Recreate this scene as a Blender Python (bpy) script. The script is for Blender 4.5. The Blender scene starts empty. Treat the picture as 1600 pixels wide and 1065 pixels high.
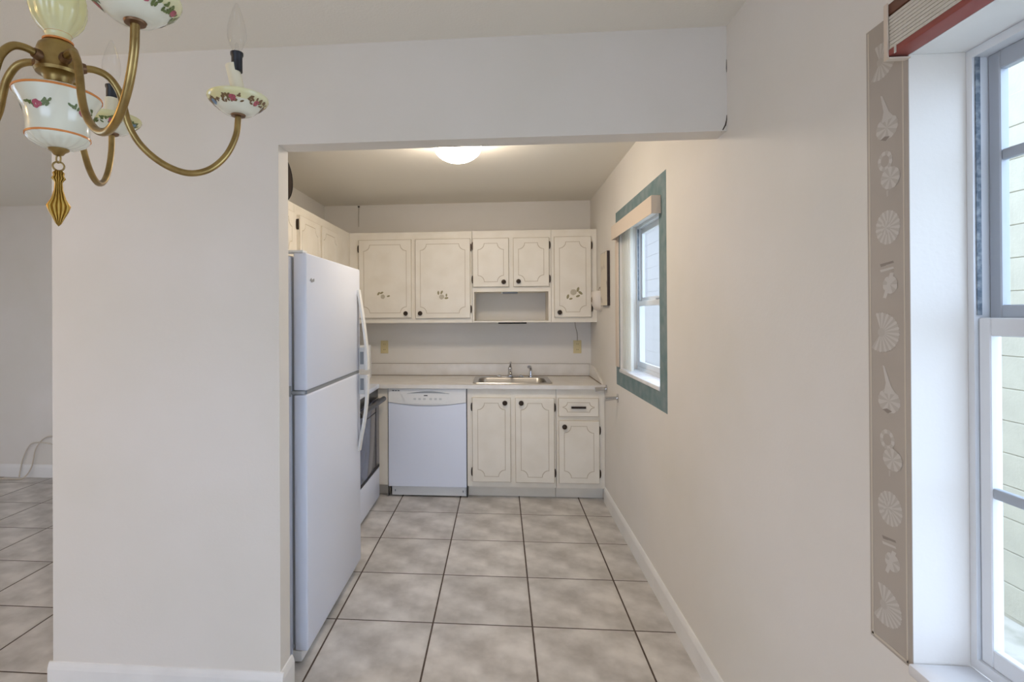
import bpy, bmesh, math, random
from mathutils import Vector, Matrix
random.seed(7)
SC = bpy.context.scene
COL = SC.collection
PI = math.pi

# ------------------------------------------------------------------ camera, world, lights, exposure
W, H = 1600.0, 1065.0
F, CX, CY, YAW, PITCH, ROLL, CAMH = 831.477, 716.46, 489.0, 0.07866, 0.00321, 0.00545, 1.44081
cd = bpy.data.cameras.new('camera')
cam = bpy.data.objects.new('camera', cd)
COL.objects.link(cam)
cd.sensor_fit = 'HORIZONTAL'
cd.sensor_width = 36.0
cd.lens = 36.0 * F / W
cd.shift_x = (W / 2 - CX) / W
cd.shift_y = (CY - H / 2) / W
cd.clip_start = 0.02
Rw = (Matrix.Rotation(YAW, 3, 'Z') @ Matrix.Rotation(PITCH, 3, 'X') @ Matrix.Rotation(ROLL, 3, 'Y'))
rx, fy, uz = Rw @ Vector((1, 0, 0)), Rw @ Vector((0, 1, 0)), Rw @ Vector((0, 0, 1))
m = Matrix((rx, uz, -fy)).transposed().to_4x4()
m.translation = Vector((0, 0, CAMH))
cam.matrix_world = m
SC.camera = cam

wd = bpy.data.worlds.new('overcast_sky')
SC.world = wd
wd.use_nodes = True
bg = wd.node_tree.nodes['Background']
bg.inputs[0].default_value = (0.61, 0.745, 1.0, 1)
bg.inputs[1].default_value = 4.85

# the sky comes in through the windows and the open patio door; an unseen warm fill is added for the upper walls and living room
ll = bpy.data.lights.new('added_warm_fill', 'POINT')
ll.energy, ll.color, ll.shadow_soft_size = 30, (1.0, 0.64, 0.24), 0.14
lo_ = bpy.data.objects.new('added_warm_fill', ll)
lo_.location = (-3.3, 0.3, 2.05)
COL.objects.link(lo_)

vs = SC.view_settings
vs.view_transform = 'Standard'
vs.look = 'None'
vs.exposure = 0.0
vs.gamma = 1.0
vs.use_curve_mapping = False

# ------------------------------------------------------------------ materials
def lin(c):
    return tuple((x / 255 / 12.92) if x / 255 <= 0.04045 else ((x / 255 + 0.055) / 1.055) ** 2.4 for x in c) + (1,)

def mat(name, rgb, rough=0.5, metal=0.0, noise=None, bump=None, var=0.0, emit=None, coat=0.0, spec=0.5):
    """noise=(scale, second rgb, low, high); bump=(scale, strength, distance)"""
    M = bpy.data.materials.new(name)
    M.use_nodes = True
    nt = M.node_tree
    b = nt.nodes['Principled BSDF']
    b.inputs['Base Color'].default_value = lin(rgb)
    b.inputs['Roughness'].default_value = rough
    b.inputs['Metallic'].default_value = metal
    b.inputs['Specular IOR Level'].default_value = spec
    b.inputs['Coat Weight'].default_value = coat
    tc = nt.nodes.new('ShaderNodeTexCoord')
    colsock = None
    if noise:
        n = nt.nodes.new('ShaderNodeTexNoise')
        n.inputs['Scale'].default_value = noise[0]
        n.inputs['Detail'].default_value = 6
        nt.links.new(tc.outputs['Object'], n.inputs['Vector'])
        r = nt.nodes.new('ShaderNodeValToRGB')
        r.color_ramp.elements[0].position = noise[2]
        r.color_ramp.elements[1].position = noise[3]
        r.color_ramp.elements[0].color = lin(rgb)
        r.color_ramp.elements[1].color = lin(noise[1])
        nt.links.new(n.outputs['Fac'], r.inputs['Fac'])
        colsock = r.outputs['Color']
    if var:
        oi = nt.nodes.new('ShaderNodeObjectInfo')
        mr = nt.nodes.new('ShaderNodeMapRange')
        mr.inputs['To Min'].default_value = 1 - var
        mr.inputs['To Max'].default_value = 1 + var
        nt.links.new(oi.outputs['Random'], mr.inputs['Value'])
        hs = nt.nodes.new('ShaderNodeHueSaturation')
        hs.inputs['Color'].default_value = lin(rgb)
        nt.links.new(mr.outputs['Result'], hs.inputs['Value'])
        if colsock:
            nt.links.new(colsock, hs.inputs['Color'])
        colsock = hs.outputs['Color']
    if colsock:
        nt.links.new(colsock, b.inputs['Base Color'])
    if bump:
        n = nt.nodes.new('ShaderNodeTexNoise')
        n.inputs['Scale'].default_value = bump[0]
        n.inputs['Detail'].default_value = 3
        nt.links.new(tc.outputs['Object'], n.inputs['Vector'])
        bp = nt.nodes.new('ShaderNodeBump')
        bp.inputs['Strength'].default_value = bump[1]
        bp.inputs['Distance'].default_value = bump[2]
        nt.links.new(n.outputs['Fac'], bp.inputs['Height'])
        nt.links.new(bp.outputs['Normal'], b.inputs['Normal'])
    if emit:
        b.inputs['Emission Color'].default_value = emit[0] + (1,)
        b.inputs['Emission Strength'].default_value = emit[1]
    return M

def glass(name, tint=(1, 1, 1), gloss=0.08, clear=True):
    M = bpy.data.materials.new(name)
    M.use_nodes = True
    nt = M.node_tree
    nt.nodes.remove(nt.nodes['Principled BSDF'])
    out = nt.nodes['Material Output']
    t = nt.nodes.new('ShaderNodeBsdfTransparent')
    t.inputs[0].default_value = tint + (1,)
    g = nt.nodes.new('ShaderNodeBsdfGlossy')
    g.inputs['Roughness'].default_value = 0.03
    lw = nt.nodes.new('ShaderNodeLayerWeight')
    lw.inputs['Blend'].default_value = gloss
    mx = nt.nodes.new('ShaderNodeMixShader')
    nt.links.new(lw.outputs['Facing' if clear else 'Fresnel'], mx.inputs[0])
    nt.links.new(t.outputs[0], mx.inputs[1])
    nt.links.new(g.outputs[0], mx.inputs[2])
    nt.links.new(mx.outputs[0], out.inputs[0])
    return M

M = {}
M['wall'] = mat('painted_wall', (232, 227, 220), 0.75, bump=(90, 0.18, 0.002), noise=(1.6, (226, 221, 211), 0.35, 0.7))
M['ceil'] = mat('painted_ceiling', (242, 237, 225), 0.85, bump=(120, 0.25, 0.003))
M['trim'] = mat('white_trim_paint', (240, 239, 236), 0.4, noise=(5, (232, 231, 228), 0.4, 0.7))
M['tile'] = mat('beige_stone_tile', (176, 171, 165), 0.42, noise=(5.5, (224, 220, 215), 0.34, 0.64), bump=(60, 0.08, 0.001), var=0.05)
M['grout'] = mat('dark_grout', (92, 80, 72), 0.9, noise=(30, (80, 68, 60), 0.4, 0.6))
M['cab'] = mat('cream_cabinet_paint', (238, 231, 217), 0.45, noise=(7, (232, 224, 208), 0.4, 0.7))
M['groove'] = mat('brown_glaze_line', (196, 182, 158), 0.6)
M['bronze'] = mat('dark_bronze', (58, 46, 36), 0.4, 0.6)
M['bronze_hole'] = mat('knob_inlay', (30, 24, 20), 0.5, 0.3)
M['flower'] = mat('olive_flower_print', (150, 140, 104), 0.6)
M['flower_pale'] = mat('pale_flower_print', (188, 178, 156), 0.6)
M['counter'] = mat('white_laminate', (232, 228, 222), 0.32, noise=(9, (222, 217, 209), 0.4, 0.7))
M['seam'] = mat('brown_caulk_line', (128, 108, 84), 0.7)
M['appl'] = mat('white_enamel', (230, 236, 250), 0.30, bump=(400, 0.03, 0.0005))
M['appl_pl'] = mat('white_plastic', (236, 236, 234), 0.38)
M['appl_grey'] = mat('grey_gasket', (150, 154, 158), 0.5)
M['appl_pale'] = mat('pale_grey_panel', (205, 208, 208), 0.35)
M['dark'] = mat('black_part_and_gap_shade', (28, 28, 30), 0.6)  # black parts; also the painted shade in the dishwasher side gaps
M['oven_glass_reflect'] = mat('oven_glass_with_reflection', (88, 92, 112), 0.10, spec=0.8)  # bluish reflection on the black glass is put into the base colour
M['black_trim'] = mat('black_oven_trim', (40, 42, 48), 0.3)
M['steel'] = mat('brushed_steel', (176, 172, 166), 0.28, 1.0, bump=(200, 0.04, 0.0005))
M['chrome'] = mat('chrome', (205, 205, 208), 0.12, 1.0)
M['brass'] = mat('antique_brass', (172, 148, 96), 0.33, 1.0, noise=(40, (134, 112, 72), 0.4, 0.75))
M['gold'] = mat('gilt_pendant', (182, 148, 74), 0.38, 0.9)
M['copper'] = mat('dull_brass_collar', (124, 96, 72), 0.45, 0.9)
M['ivory'] = mat('ivory_glaze', (232, 222, 158), 0.18, coat=0.4, noise=(14, (228, 224, 184), 0.35, 0.7))
M['ivory_w'] = mat('white_glaze', (236, 234, 214), 0.18, coat=0.4)
M['orange'] = mat('orange_band_glaze', (226, 142, 74), 0.25)
M['rose'] = mat('rose_glaze', (186, 92, 108), 0.3)
M['leaf'] = mat('green_leaf_glaze', (104, 118, 66), 0.3)
M['brownleaf'] = mat('brown_leaf_glaze', (124, 98, 66), 0.3)
M['blueflower'] = mat('blue_flower_glaze', (122, 150, 176), 0.3)
M['candle'] = mat('cream_candle_sleeve', (236, 226, 198), 0.6)
M['socket'] = mat('black_socket', (26, 28, 34), 0.45)
M['bulb'] = glass('clear_bulb_glass', (0.985, 0.985, 0.98), 0.10)
M['pane'] = glass('window_glass', (0.97, 0.985, 0.98), 0.05)
M['dome'] = mat('lit_glass_dome', (255, 250, 240), 0.4, emit=((1.0, 0.87, 0.73), 56.0))
M['alum'] = mat('grey_aluminium_frame', (176, 182, 190), 0.45, 0.25)
M['alum_w'] = mat('white_window_paint', (226, 229, 232), 0.45)
M['track'] = mat('speckled_grey_track', (92, 106, 120), 0.7, noise=(80, (150, 160, 168), 0.4, 0.65))
M['sill'] = mat('white_marble_sill', (234, 234, 236), 0.25, noise=(10, (218, 218, 222), 0.45, 0.7))
M['teal'] = mat('blue_green_border_paper', (100, 126, 128), 0.8, noise=(16, (132, 146, 148), 0.3, 0.72))
M['taupe'] = mat('taupe_border_paper', (184, 174, 162), 0.85, noise=(4, (176, 166, 154), 0.4, 0.7))
M['taupe_line'] = mat('cream_border_stripe', (206, 196, 180), 0.85)
M['shell_a'] = mat('pale_shell_print', (204, 198, 190), 0.85)
M['shell_b'] = mat('grey_shell_print', (191, 184, 174), 0.85)
M['shell_c'] = mat('brown_shell_print', (150, 140, 130), 0.85)
M['blind'] = mat('white_blind_vinyl', (238, 236, 228), 0.5)
_nt = M['blind'].node_tree
_tr = _nt.nodes.new('ShaderNodeBsdfTranslucent'); _tr.inputs[0].default_value = lin((240, 238, 232))
_mx = _nt.nodes.new('ShaderNodeMixShader'); _mx.inputs[0].default_value = 0.55
_nt.links.new(_nt.nodes['Principled BSDF'].outputs[0], _mx.inputs[1]); _nt.links.new(_tr.outputs[0], _mx.inputs[2])
_nt.links.new(_mx.outputs[0], _nt.nodes['Material Output'].inputs[0])
M['valance'] = mat('cream_valance', (220, 204, 186), 0.5)
M['mini'] = mat('grey_white_blind_slat', (212, 206, 194), 0.5)
M['red'] = mat('red_blind_rail', (150, 74, 66), 0.5)
M['redbrown'] = mat('brown_head_rail', (110, 70, 50), 0.5)
M['almond'] = mat('almond_outlet_plastic', (214, 198, 150), 0.45)
M['almond_d'] = mat('outlet_slot', (96, 84, 58), 0.6)
M['canvas'] = mat('cream_canvas', (226, 216, 198), 0.8, noise=(12, (176, 168, 158), 0.56, 0.72))
M['dkwood'] = mat('dark_wood_edge', (44, 30, 26), 0.5)
M['plate'] = mat('white_plate_glaze', (230, 220, 208), 0.3)
M['cord'] = mat('white_cord', (218, 208, 192), 0.5)
M['wire'] = mat('thin_grey_wire', (150, 138, 118), 0.5)
M['blockwall'] = mat('pale_block_paint', (184, 178, 158), 0.9, bump=(60, 0.3, 0.006), noise=(8, (177, 171, 152), 0.4, 0.7))
M['siding'] = mat('pale_blue_siding', (152, 145, 138), 0.8)
M['ground'] = mat('pale_gravel', (196, 192, 180), 0.95, noise=(6, (170, 166, 152), 0.4, 0.6))
M['bark'] = mat('shrub_bark', (96, 78, 60), 0.9)
M['green'] = mat('shrub_leaf', (150, 172, 120), 0.6, noise=(9, (124, 152, 98), 0.4, 0.6))

# ------------------------------------------------------------------ mesh helpers
LOC = {}

def new():
    return bmesh.new()

def mk(name, bm, ma, parent=None, smooth=None, recalc=True):
    if recalc:
        bmesh.ops.recalc_face_normals(bm, faces=bm.faces[:])
    me = bpy.data.meshes.new(name)
    off = LOC.get(parent.name, Vector((0, 0, 0))) if parent else Vector((0, 0, 0))
    bmesh.ops.translate(bm, verts=bm.verts[:], vec=-off)
    bm.to_mesh(me)
    bm.free()
    for a in (ma if isinstance(ma, (list, tuple)) else [ma]):
        me.materials.append(M[a])
    if smooth is not None:
        me.shade_smooth()
        me.set_sharp_from_angle(angle=math.radians(smooth))
    o = bpy.data.objects.new(name, me)
    COL.objects.link(o)
    if parent:
        o.parent = parent
        LOC[o.name] = off
    else:
        LOC[o.name] = Vector((0, 0, 0))
    return o

def thing(name, label, cat, loc, group=None):
    o = bpy.data.objects.new(name, None)
    o.empty_display_size = 0.05
    o.location = loc
    COL.objects.link(o)
    LOC[o.name] = Vector(loc)
    return tag(o, label, cat, group)

def tag(o, label, cat=None, group=None, kind=None):
    o['label'] = label
    if cat: o['category'] = cat
    if group: o['group'] = group
    if kind: o['kind'] = kind
    return o

def box(bm, x0, x1, y0, y1, z0, z1, bev=0.0, seg=2, mi=0):
    x0, x1 = min(x0, x1), max(x0, x1); y0, y1 = min(y0, y1), max(y0, y1); z0, z1 = min(z0, z1), max(z0, z1)
    v = [bm.verts.new((x, y, z)) for x in (x0, x1) for y in (y0, y1) for z in (z0, z1)]
    fs = []
    for q in ((0, 1, 3, 2), (4, 6, 7, 5), (0, 4, 5, 1), (2, 3, 7, 6), (0, 2, 6, 4), (1, 5, 7, 3)):
        f = bm.faces.new([v[i] for i in q]); f.material_index = mi; fs.append(f)
    if bev:
        es = list({e for f in fs for e in f.edges})
        bmesh.ops.bevel(bm, geom=es, offset=bev, segments=seg, profile=0.5, affect='EDGES', clamp_overlap=True)
    return bm

def B(name, ma, parent, x0, x1, y0, y1, z0, z1, bev=0.0, seg=2):
    return mk(name, box(new(), x0, x1, y0, y1, z0, z1, bev, seg), ma, parent, 40 if bev else None)

def lathe(bm, prof, cx, cy, n=32, mod=None, z0=0.0, mi=0):
    """prof: (r, z) pairs; mod(k, ang) -> radius factor"""
    rings = []
    for k, (r, z) in enumerate(prof):
        if r < 1e-5:
            rings.append([bm.verts.new((cx, cy, z + z0))])
        else:
            rings.append([bm.verts.new((cx + r * (mod(k, 2 * PI * i / n) if mod else 1) * math.cos(2 * PI * i / n),
                                        cy + r * (mod(k, 2 * PI * i / n) if mod else 1) * math.sin(2 * PI * i / n), z + z0)) for i in range(n)])
    for a, b in zip(rings, rings[1:]):
        for i in range(n):
            j = (i + 1) % n
            if len(a) == 1 and len(b) == 1: continue
            if len(a) == 1: f = bm.faces.new((a[0], b[i], b[j]))
            elif len(b) == 1: f = bm.faces.new((a[i], b[0], a[j]))
            else: f = bm.faces.new((a[i], b[i], b[j], a[j]))
            f.material_index = mi
    for rg in (rings[0], rings[-1]):
        if len(rg) > 2:
            try: bm.faces.new(rg)
            except ValueError: pass
    return bm

def spline(pts, per=6):
    P = [Vector(p) for p in pts]
    P = [P[0] * 2 - P[1]] + P + [P[-1] * 2 - P[-2]]
    out = []
    for i in range(1, len(P) - 2):
        p0, p1, p2, p3 = P[i - 1:i + 3]
        for k in range(per):
            t = k / per
            out.append(0.5 * ((2 * p1) + (p2 - p0) * t + (2 * p0 - 5 * p1 + 4 * p2 - p3) * t * t + (3 * p1 - p0 - 3 * p2 + p3) * t ** 3))
    out.append(P[-2])
    return out

def tube(bm, pts, r, n=10, flat=None):
    P = [Vector(p) for p in pts]
    R = r if isinstance(r, (list, tuple)) else [r] * len(P)
    T = [(P[min(i + 1, len(P) - 1)] - P[max(i - 1, 0)]).normalized() for i in range(len(P))]
    ref = Vector((0, 0, 1)) if abs(T[0].z) < 0.9 else Vector((1, 0, 0))
    u = T[0].cross(ref).normalized()
    rings = []
    for p, t, rr in zip(P, T, R):
        u = (u - t * u.dot(t)).normalized()
        w = t.cross(u)
        rings.append([bm.verts.new(p + (u * math.cos(2 * PI * k / n) + w * math.sin(2 * PI * k / n)) * rr) for k in range(n)])
    for a, b in zip(rings, rings[1:]):
        for i in range(n):
            j = (i + 1) % n
            bm.faces.new((a[i], b[i], b[j], a[j]))
    bm.faces.new(rings[0]); bm.faces.new(rings[-1])
    return bm

def prism(bm, poly, fmap, d0, d1, mi=0):
    a = [bm.verts.new(fmap(p[0], p[1], d0)) for p in poly]
    b = [bm.verts.new(fmap(p[0], p[1], d1)) for p in poly]
    n = len(poly)
    for f in ([bm.faces.new(a), bm.faces.new(b)] + [bm.faces.new((a[i], a[(i + 1) % n], b[(i + 1) % n], b[i])) for i in range(n)]):
        f.material_index = mi
    return bm

def struct(name, bm, ma, label, parent=None):
    o = mk(name, bm, ma, parent)
    if parent is None:
        tag(o, label, None, None, 'structure')
    return o

# ------------------------------------------------------------------ dimensions
XR, XO = 0.795, 0.956            # right wall, inner and outer face
YB = 4.78                      # kitchen back wall
YF0, YF1 = 1.93, 2.02          # dividing wall, front and back face
XP0, XP1 = -1.73, -0.825       # pier of the dividing wall
ZC, ZH = 2.447, 2.080          # ceiling, underside of the header
KW = (2.735, 3.625, 1.075, 2.02)    # kitchen window opening: y0 y1 z0 z1
DW = (0.20, 1.10, 0.762, 1.945)     # dining window opening
YR, XL, YL = -3.25, -5.5, 4.49      # rear wall, far left wall, living room far wall

# ------------------------------------------------------------------ floor with tiles
floor = struct('floor', box(new(), XL - 0.1, XO, YR - 0.1, YB + 0.1, -0.12, -0.0009), 'grout', 'tiled floor with dark grout lines')
S, GA, GB, G = 0.462, -0.78508, 4.32864, 0.0036

def tile_mesh(w, d):
    bm = new()
    box(bm, 0, w, 0, d, -0.01, 0.0, 0.0012, 1)
    bmesh.ops.recalc_face_normals(bm, faces=bm.faces[:])
    me = bpy.data.meshes.new('tile')
    bm.to_mesh(me); bm.free()
    me.materials.append(M['tile'])
    return me
TM = {}
for i in range(-11, 4):
    for j in range(-1, 18):
        x0, x1 = GA + i * S + G, GA + (i + 1) * S - G
        y1, y0 = GB - (j - 1) * S - G, GB - j * S + G
        x0, x1 = max(x0, XL), min(x1, XR - 0.002)
        y0, y1 = max(y0, YR), min(y1, YB if x0 > -1.7 else YL)
        if x1 - x0 < 0.02 or y1 - y0 < 0.02: continue
        k = (round(x1 - x0, 4), round(y1 - y0, 4))
        if k not in TM: TM[k] = tile_mesh(*k)
        o = bpy.data.objects.new('tile', TM[k])
        o.location = (x0, y0, 0)
        COL.objects.link(o)
        o.parent = floor

# ------------------------------------------------------------------ walls and ceiling
def wall_y(bm, x0, x1, y0, y1, holes):
    """wall running along y with holes (y0, y1, z0, z1)"""
    cur = y0
    for a, b, c, d in sorted(holes):
        box(bm, x0, x1, cur, a, 0, ZC)
        box(bm, x0, x1, a, b, 0, c)
        box(bm, x0, x1, a, b, d, ZC)
        cur = b
    box(bm, x0, x1, cur, y1, 0, ZC)
    return bm
struct('wall_right', wall_y(new(), XR, XO, YR, YB + 0.12, [(q[0], q[1], q[2] - 0.023, q[3]) for q in (KW, DW)]), 'wall', 'long off-white wall with two windows')
struct('wall_back', box(new(), XP0, XR, YB, YB + 0.12, 0, ZC), 'wall', 'kitchen back wall behind the sink counter')
struct('wall_living_back', box(new(), XL, XP0, YL, YL + 0.12, 0, ZC), 'wall', 'far living room wall behind the dividing pier')
struct('wall_left', box(new(), XP0, -1.61, YF1, YB, 0, ZC), 'wall', 'kitchen side wall behind the refrigerator')
bm = new()
box(bm, XP0, XP1, YF0, YF1, 0, ZC)
box(bm, XP1, XR, YF0, YF1, ZH, ZC)
wf = struct('wall_front', bm, 'wall', 'dividing wall with wide cased opening into the kitchen')
bm = new()
tube(bm, [(0.7938, YF0 - 0.0004, 2.135), (0.7930, YF0 - 0.0004, 2.118), (0.7890, YF0 - 0.0004, 2.100), (0.7805, YF0 - 0.0002, 2.084), (0.7790, YF0 + 0.01, 2.0795)], [0.0008, 0.0016, 0.0026, 0.0020, 0.0006], 6)
mk('caulk_crack', bm, 'bronze', wf)
mk('caulk_crack', tube(new(), [(0.7942, YF0 - 0.0004, 2.33), (0.7940, YF0 - 0.0004, 2.30), (0.7942, YF0 - 0.0004, 2.285)], [0.0006, 0.0015, 0.0006], 6), 'bronze', wf)
bm = new()
box(bm, XL, -2.25, YR - 0.12, YR, 0, ZC); box(bm, 0.45, XO, YR - 0.12, YR, 0, ZC); box(bm, -2.25, 0.45, YR - 0.12, YR, 2.2, ZC)
struct('wall_rear', bm, 'wall', 'rear wall with glazed patio door opening')
bm = new()
box(bm, XL - 0.12, XL, YR, 0.7, 0, ZC); box(bm, XL - 0.12, XL, 2.5, YL + 0.12, 0, ZC)
box(bm, XL - 0.12, XL, 0.7, 2.5, 0, 0.7); box(bm, XL - 0.12, XL, 0.7, 2.5, 2.05, ZC)
struct('wall_living_side', bm, 'wall', 'living room side wall with window opening')
struct('ceiling', box(new(), XL - 0.12, XO + 0.12, YR - 0.12, YB + 0.12, ZC, ZC + 0.12), 'ceil', 'flat off-white ceiling')

def base_profile(bm, pts, fmap):
    prism(bm, [(0, 0), (0.013, 0), (0.013, 0.088), (0.010, 0.100), (0.005, 0.112), (0, 0.114)], fmap, *pts)
bm = new(); base_profile(bm, (YF1 - 1.5, 4.163), lambda a, z, d: (XR - a, d, z))
base_profile(bm, (YR, YF1 - 1.5), lambda a, z, d: (XR - a, d, z))
struct('baseboard_right', bm, 'trim', 'white baseboard along the right wall')
bm = new()
base_profile(bm, (XP0 - 0.013, XP1 + 0.013), lambda a, z, d: (d, YF0 - a, z))
base_profile(bm, (YF0 + 0.0005, YF1 + 0.013), lambda a, z, d: (XP1 + a, d, z))
base_profile(bm, (YF0 + 0.0005, YF1), lambda a, z, d: (XP0 - a, d, z))
struct('baseboard_front', bm, 'trim', 'white baseboard wrapping the dividing pier')
bm = new(); base_profile(bm, (XL, XP0), lambda a, z, d: (d, YL - a, z))
struct('baseboard_living', bm, 'trim', 'white baseboard below the living room wall')

# ------------------------------------------------------------------ windows
def window(name, op, label, xf, rail_z, muntin, stool, sash):
    y0, y1, z0, z1 = op
    w = tag(mk(name, box(new(), XR + 0.001, XO - 0.001, y0 + 0.0005, y1 - 0.0005, z1 - 0.003, z1 - 0.0005), 'trim'), label, None, None, 'structure')
    bm = new()   # outer frame
    fw = 0.014
    for a in ((y0 + 0.0005, y0 + fw, z0, z1 - 0.0035), (y1 - fw, y1 - 0.0005, z0, z1 - 0.0035), (y0 + fw, y1 - fw, z0, z0 + 0.020), (y0 + fw, y1 - fw, z1 - 0.02, z1 - 0.0035)):
        box(bm, xf, xf + 0.048, *a)
    mk('window_frame', bm, 'alum_w', w)
    for sname, x, za, zb in (('lower_sash', xf + 0.006, z0 + 0.020, rail_z + 0.005), ('upper_sash', xf + 0.026, rail_z - 0.005, z1 - 0.02)):
        ya, yb = y0 + fw + 0.002, y1 - fw - 0.002
        bm = new()
        sw, rw = 0.024, 0.034
        for a in ((ya, ya + sw, za, zb), (yb - sw, yb, za, zb), (ya + sw, yb - sw, za, za + rw), (ya + sw, yb - sw, zb - rw, zb)):
            box(bm, x, x + 0.017, *a, 0.002, 1)
        s = mk(sname, bm, sash[sname[0] == 'u'], w)
        if muntin:
            zm = muntin[sname[0] == 'u']
            B('muntin', 'alum', s, x + 0.002, x + 0.015, ya + sw, yb - sw, zm - 0.010, zm + 0.010, 0.003)
        mk('pane', box(new(), x + 0.007, x + 0.010, ya + sw - 0.002, yb - sw + 0.002, za + rw - 0.002, zb - rw + 0.002), 'pane', s)
    mk('jamb_track', box(new(), xf + 0.004, xf + 0.012, y1 - fw - 0.003, y1 - fw - 0.0003, rail_z + 0.01, z1 - 0.02), 'track', w)
    B('latch', 'alum', w, xf + 0.006, xf + 0.020, (y0 + y1) / 2 - 0.03, (y0 + y1) / 2 + 0.03, rail_z + 0.0052, rail_z + 0.016, 0.003)
    B('window_sill', 'sill', w, XR - stool, xf, y0 + 0.001, y1 - 0.001, z0 - 0.022, z0, 0.004)
    return w
window('window_1', KW, 'kitchen window with two sliding sashes over a white sill', 0.905, 1.52, None, 0.008, ('alum_w', 'alum_w'))
window('window_2', DW, 'tall dining window with divided sashes and deep white reveal', 0.898, 1.425, (1.105, 1.732), 0.012, ('alum_w', 'alum'))

def border(name, op, wd_, ma, label, ext):
    y0, y1, z0, z1 = op
    t = 0.0012
    bm = new()
    Y0, Y1, Z0, Z1 = y0 - ext[0], y1 + ext[1], z0 - ext[2], z1 + ext[3]
    box(bm, XR - t, XR - 0.0001, Y0, y0, Z0, Z1); box(bm, XR - t, XR - 0.0001, y1, Y1, Z0, Z1)
    if ext[2] > 0.02: box(bm, XR - t, XR - 0.0001, y0, y1, Z0, z0 - 0.024)
    box(bm, XR - t, XR - 0.0001, y0, y1, z1, Z1)
    return tag(mk(name, bm, ma), label, None, None, 'structure')
border('trim_1', KW, 0.11, 'teal', 'mottled blue-green wallpaper border around the kitchen window', (0.115, 0.11, 0.115, 0.113))
sb = border('trim_2', DW, 0.118, 'taupe', 'taupe seashell wallpaper border beside the dining window', (0.118, 0.118, 0.015, 0.10))
for ya, yb in ((1.2085, 1.213), (1.112, 1.1155)):
    mk('stripe', box(new(), XR - 0.0018, XR - 0.0013, ya, yb, 0.75, 2.04), 'taupe_line', sb)
mk('stripe', box(new(), XR - 0.0018, XR - 0.0013, 1.112, 1.213, 0.752, 0.757), 'taupe_line', sb)

def shell(kind, yc, zc, s=1.0):
    """flat printed shells: kind 0 whelk, 1 spiral, 2 fan, 3 banded, 4 scallop. +a points to the left as seen"""
    bm = new()
    x = XR - 0.0017
    def poly(pts, mi, lift=0.0):
        f = bm.faces.new([bm.verts.new((x - lift, yc - a * 1.45 * s, zc + b * s)) for a, b in pts]); f.material_index = mi
    def fan(ca, cb, ra, rb, t0, t1, n, m0=0, m1=1, lift=0.0):
        for k in range(n):
            a0 = t0 + (t1 - t0) * k / n; a1 = t0 + (t1 - t0) * (k + 1) / n; am = (a0 + a1) / 2
            poly([(ca, cb), (ca + ra * math.cos(a0), cb + rb * math.sin(a0)), (ca + ra * 1.05 * math.cos(am), cb + rb * 1.05 * math.sin(am)),
                  (ca + ra * math.cos(a1), cb + rb * math.sin(a1))], m0 if k % 2 else m1, lift)
    if kind == 0:
        fan(0.0, -0.020, 0.021, 0.024, 0, 2 * PI, 14)
        poly([(-0.012, 0.052), (-0.008, 0.050), (0.004, 0.012), (0.014, -0.004), (-0.010, -0.006), (-0.006, 0.016)], 0, 0.0001)
        poly([(-0.013, -0.040), (-0.002, -0.046), (0.006, -0.040), (-0.004, -0.036)], 2, 0.0002)
    elif kind == 1:
        fan(-0.004, 0.022, 0.014, 0.020, 0, 2 * PI, 12)
        fan(-0.004, 0.022, 0.008, 0.012, 0, 2 * PI, 8, 3, 3, 0.0002)
        fan(0.006, -0.016, 0.018, 0.022, 0, 2 * PI, 14, 0, 1, 0.0003)
        poly([(-0.002, -0.040), (0.002, -0.040), (0.001, -0.052), (-0.001, -0.052)], 1)
    elif kind == 2:
        fan(0.0, 0.0, 0.023, 0.034, 0, 2 * PI, 30)
        fan(-0.004, 0.0, 0.009, 0.014, 0, 2 * PI, 12, 1, 0, 0.0002)
    elif kind == 3:
        for k in range(2):
            poly([(-0.016, 0.030 - k * 0.012), (0.010, 0.034 - k * 0.012), (0.012, 0.030 - k * 0.012), (-0.014, 0.025 - k * 0.012)], 2 if k == 0 else 0)
        poly([(-0.014, 0.028), (-0.004, 0.030), (-0.004, 0.026), (-0.014, 0.024)], 2, 0.0001)
        fan(0.004, -0.014, 0.014, 0.018, 0, 2 * PI, 10)
        poly([(-0.010, -0.040), (-0.004, -0.042), (0.012, 0.010), (0.004, 0.010)], 0, 0.0001)
    else:
        fan(-0.014, 0.006, 0.034, 0.040, -2.2, 1.9, 26)
        fan(-0.014, 0.006, 0.007, 0.009, 0, 2 * PI, 8, 1, 1, 0.0002)
    for f in bm.faces:
        if f.normal.x > 0: f.normal_flip()
    bm.normal_update()
    mk('shell_print', bm, ['shell_a', 'shell_b', 'shell_c', 'taupe'], sb, None, False)
for k, (kd, v) in enumerate(((4, 95), (0, 185), (1, 268), (2, 356), (3, 435), (4, 525), (0, 612), (1, 705), (2, 795), (3, 866), (4, 957))):
    shell(kd, 1.158, CAMH + (489 - v) * 1.092 / 831.5, 1.0 if k else 0.9)

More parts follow.
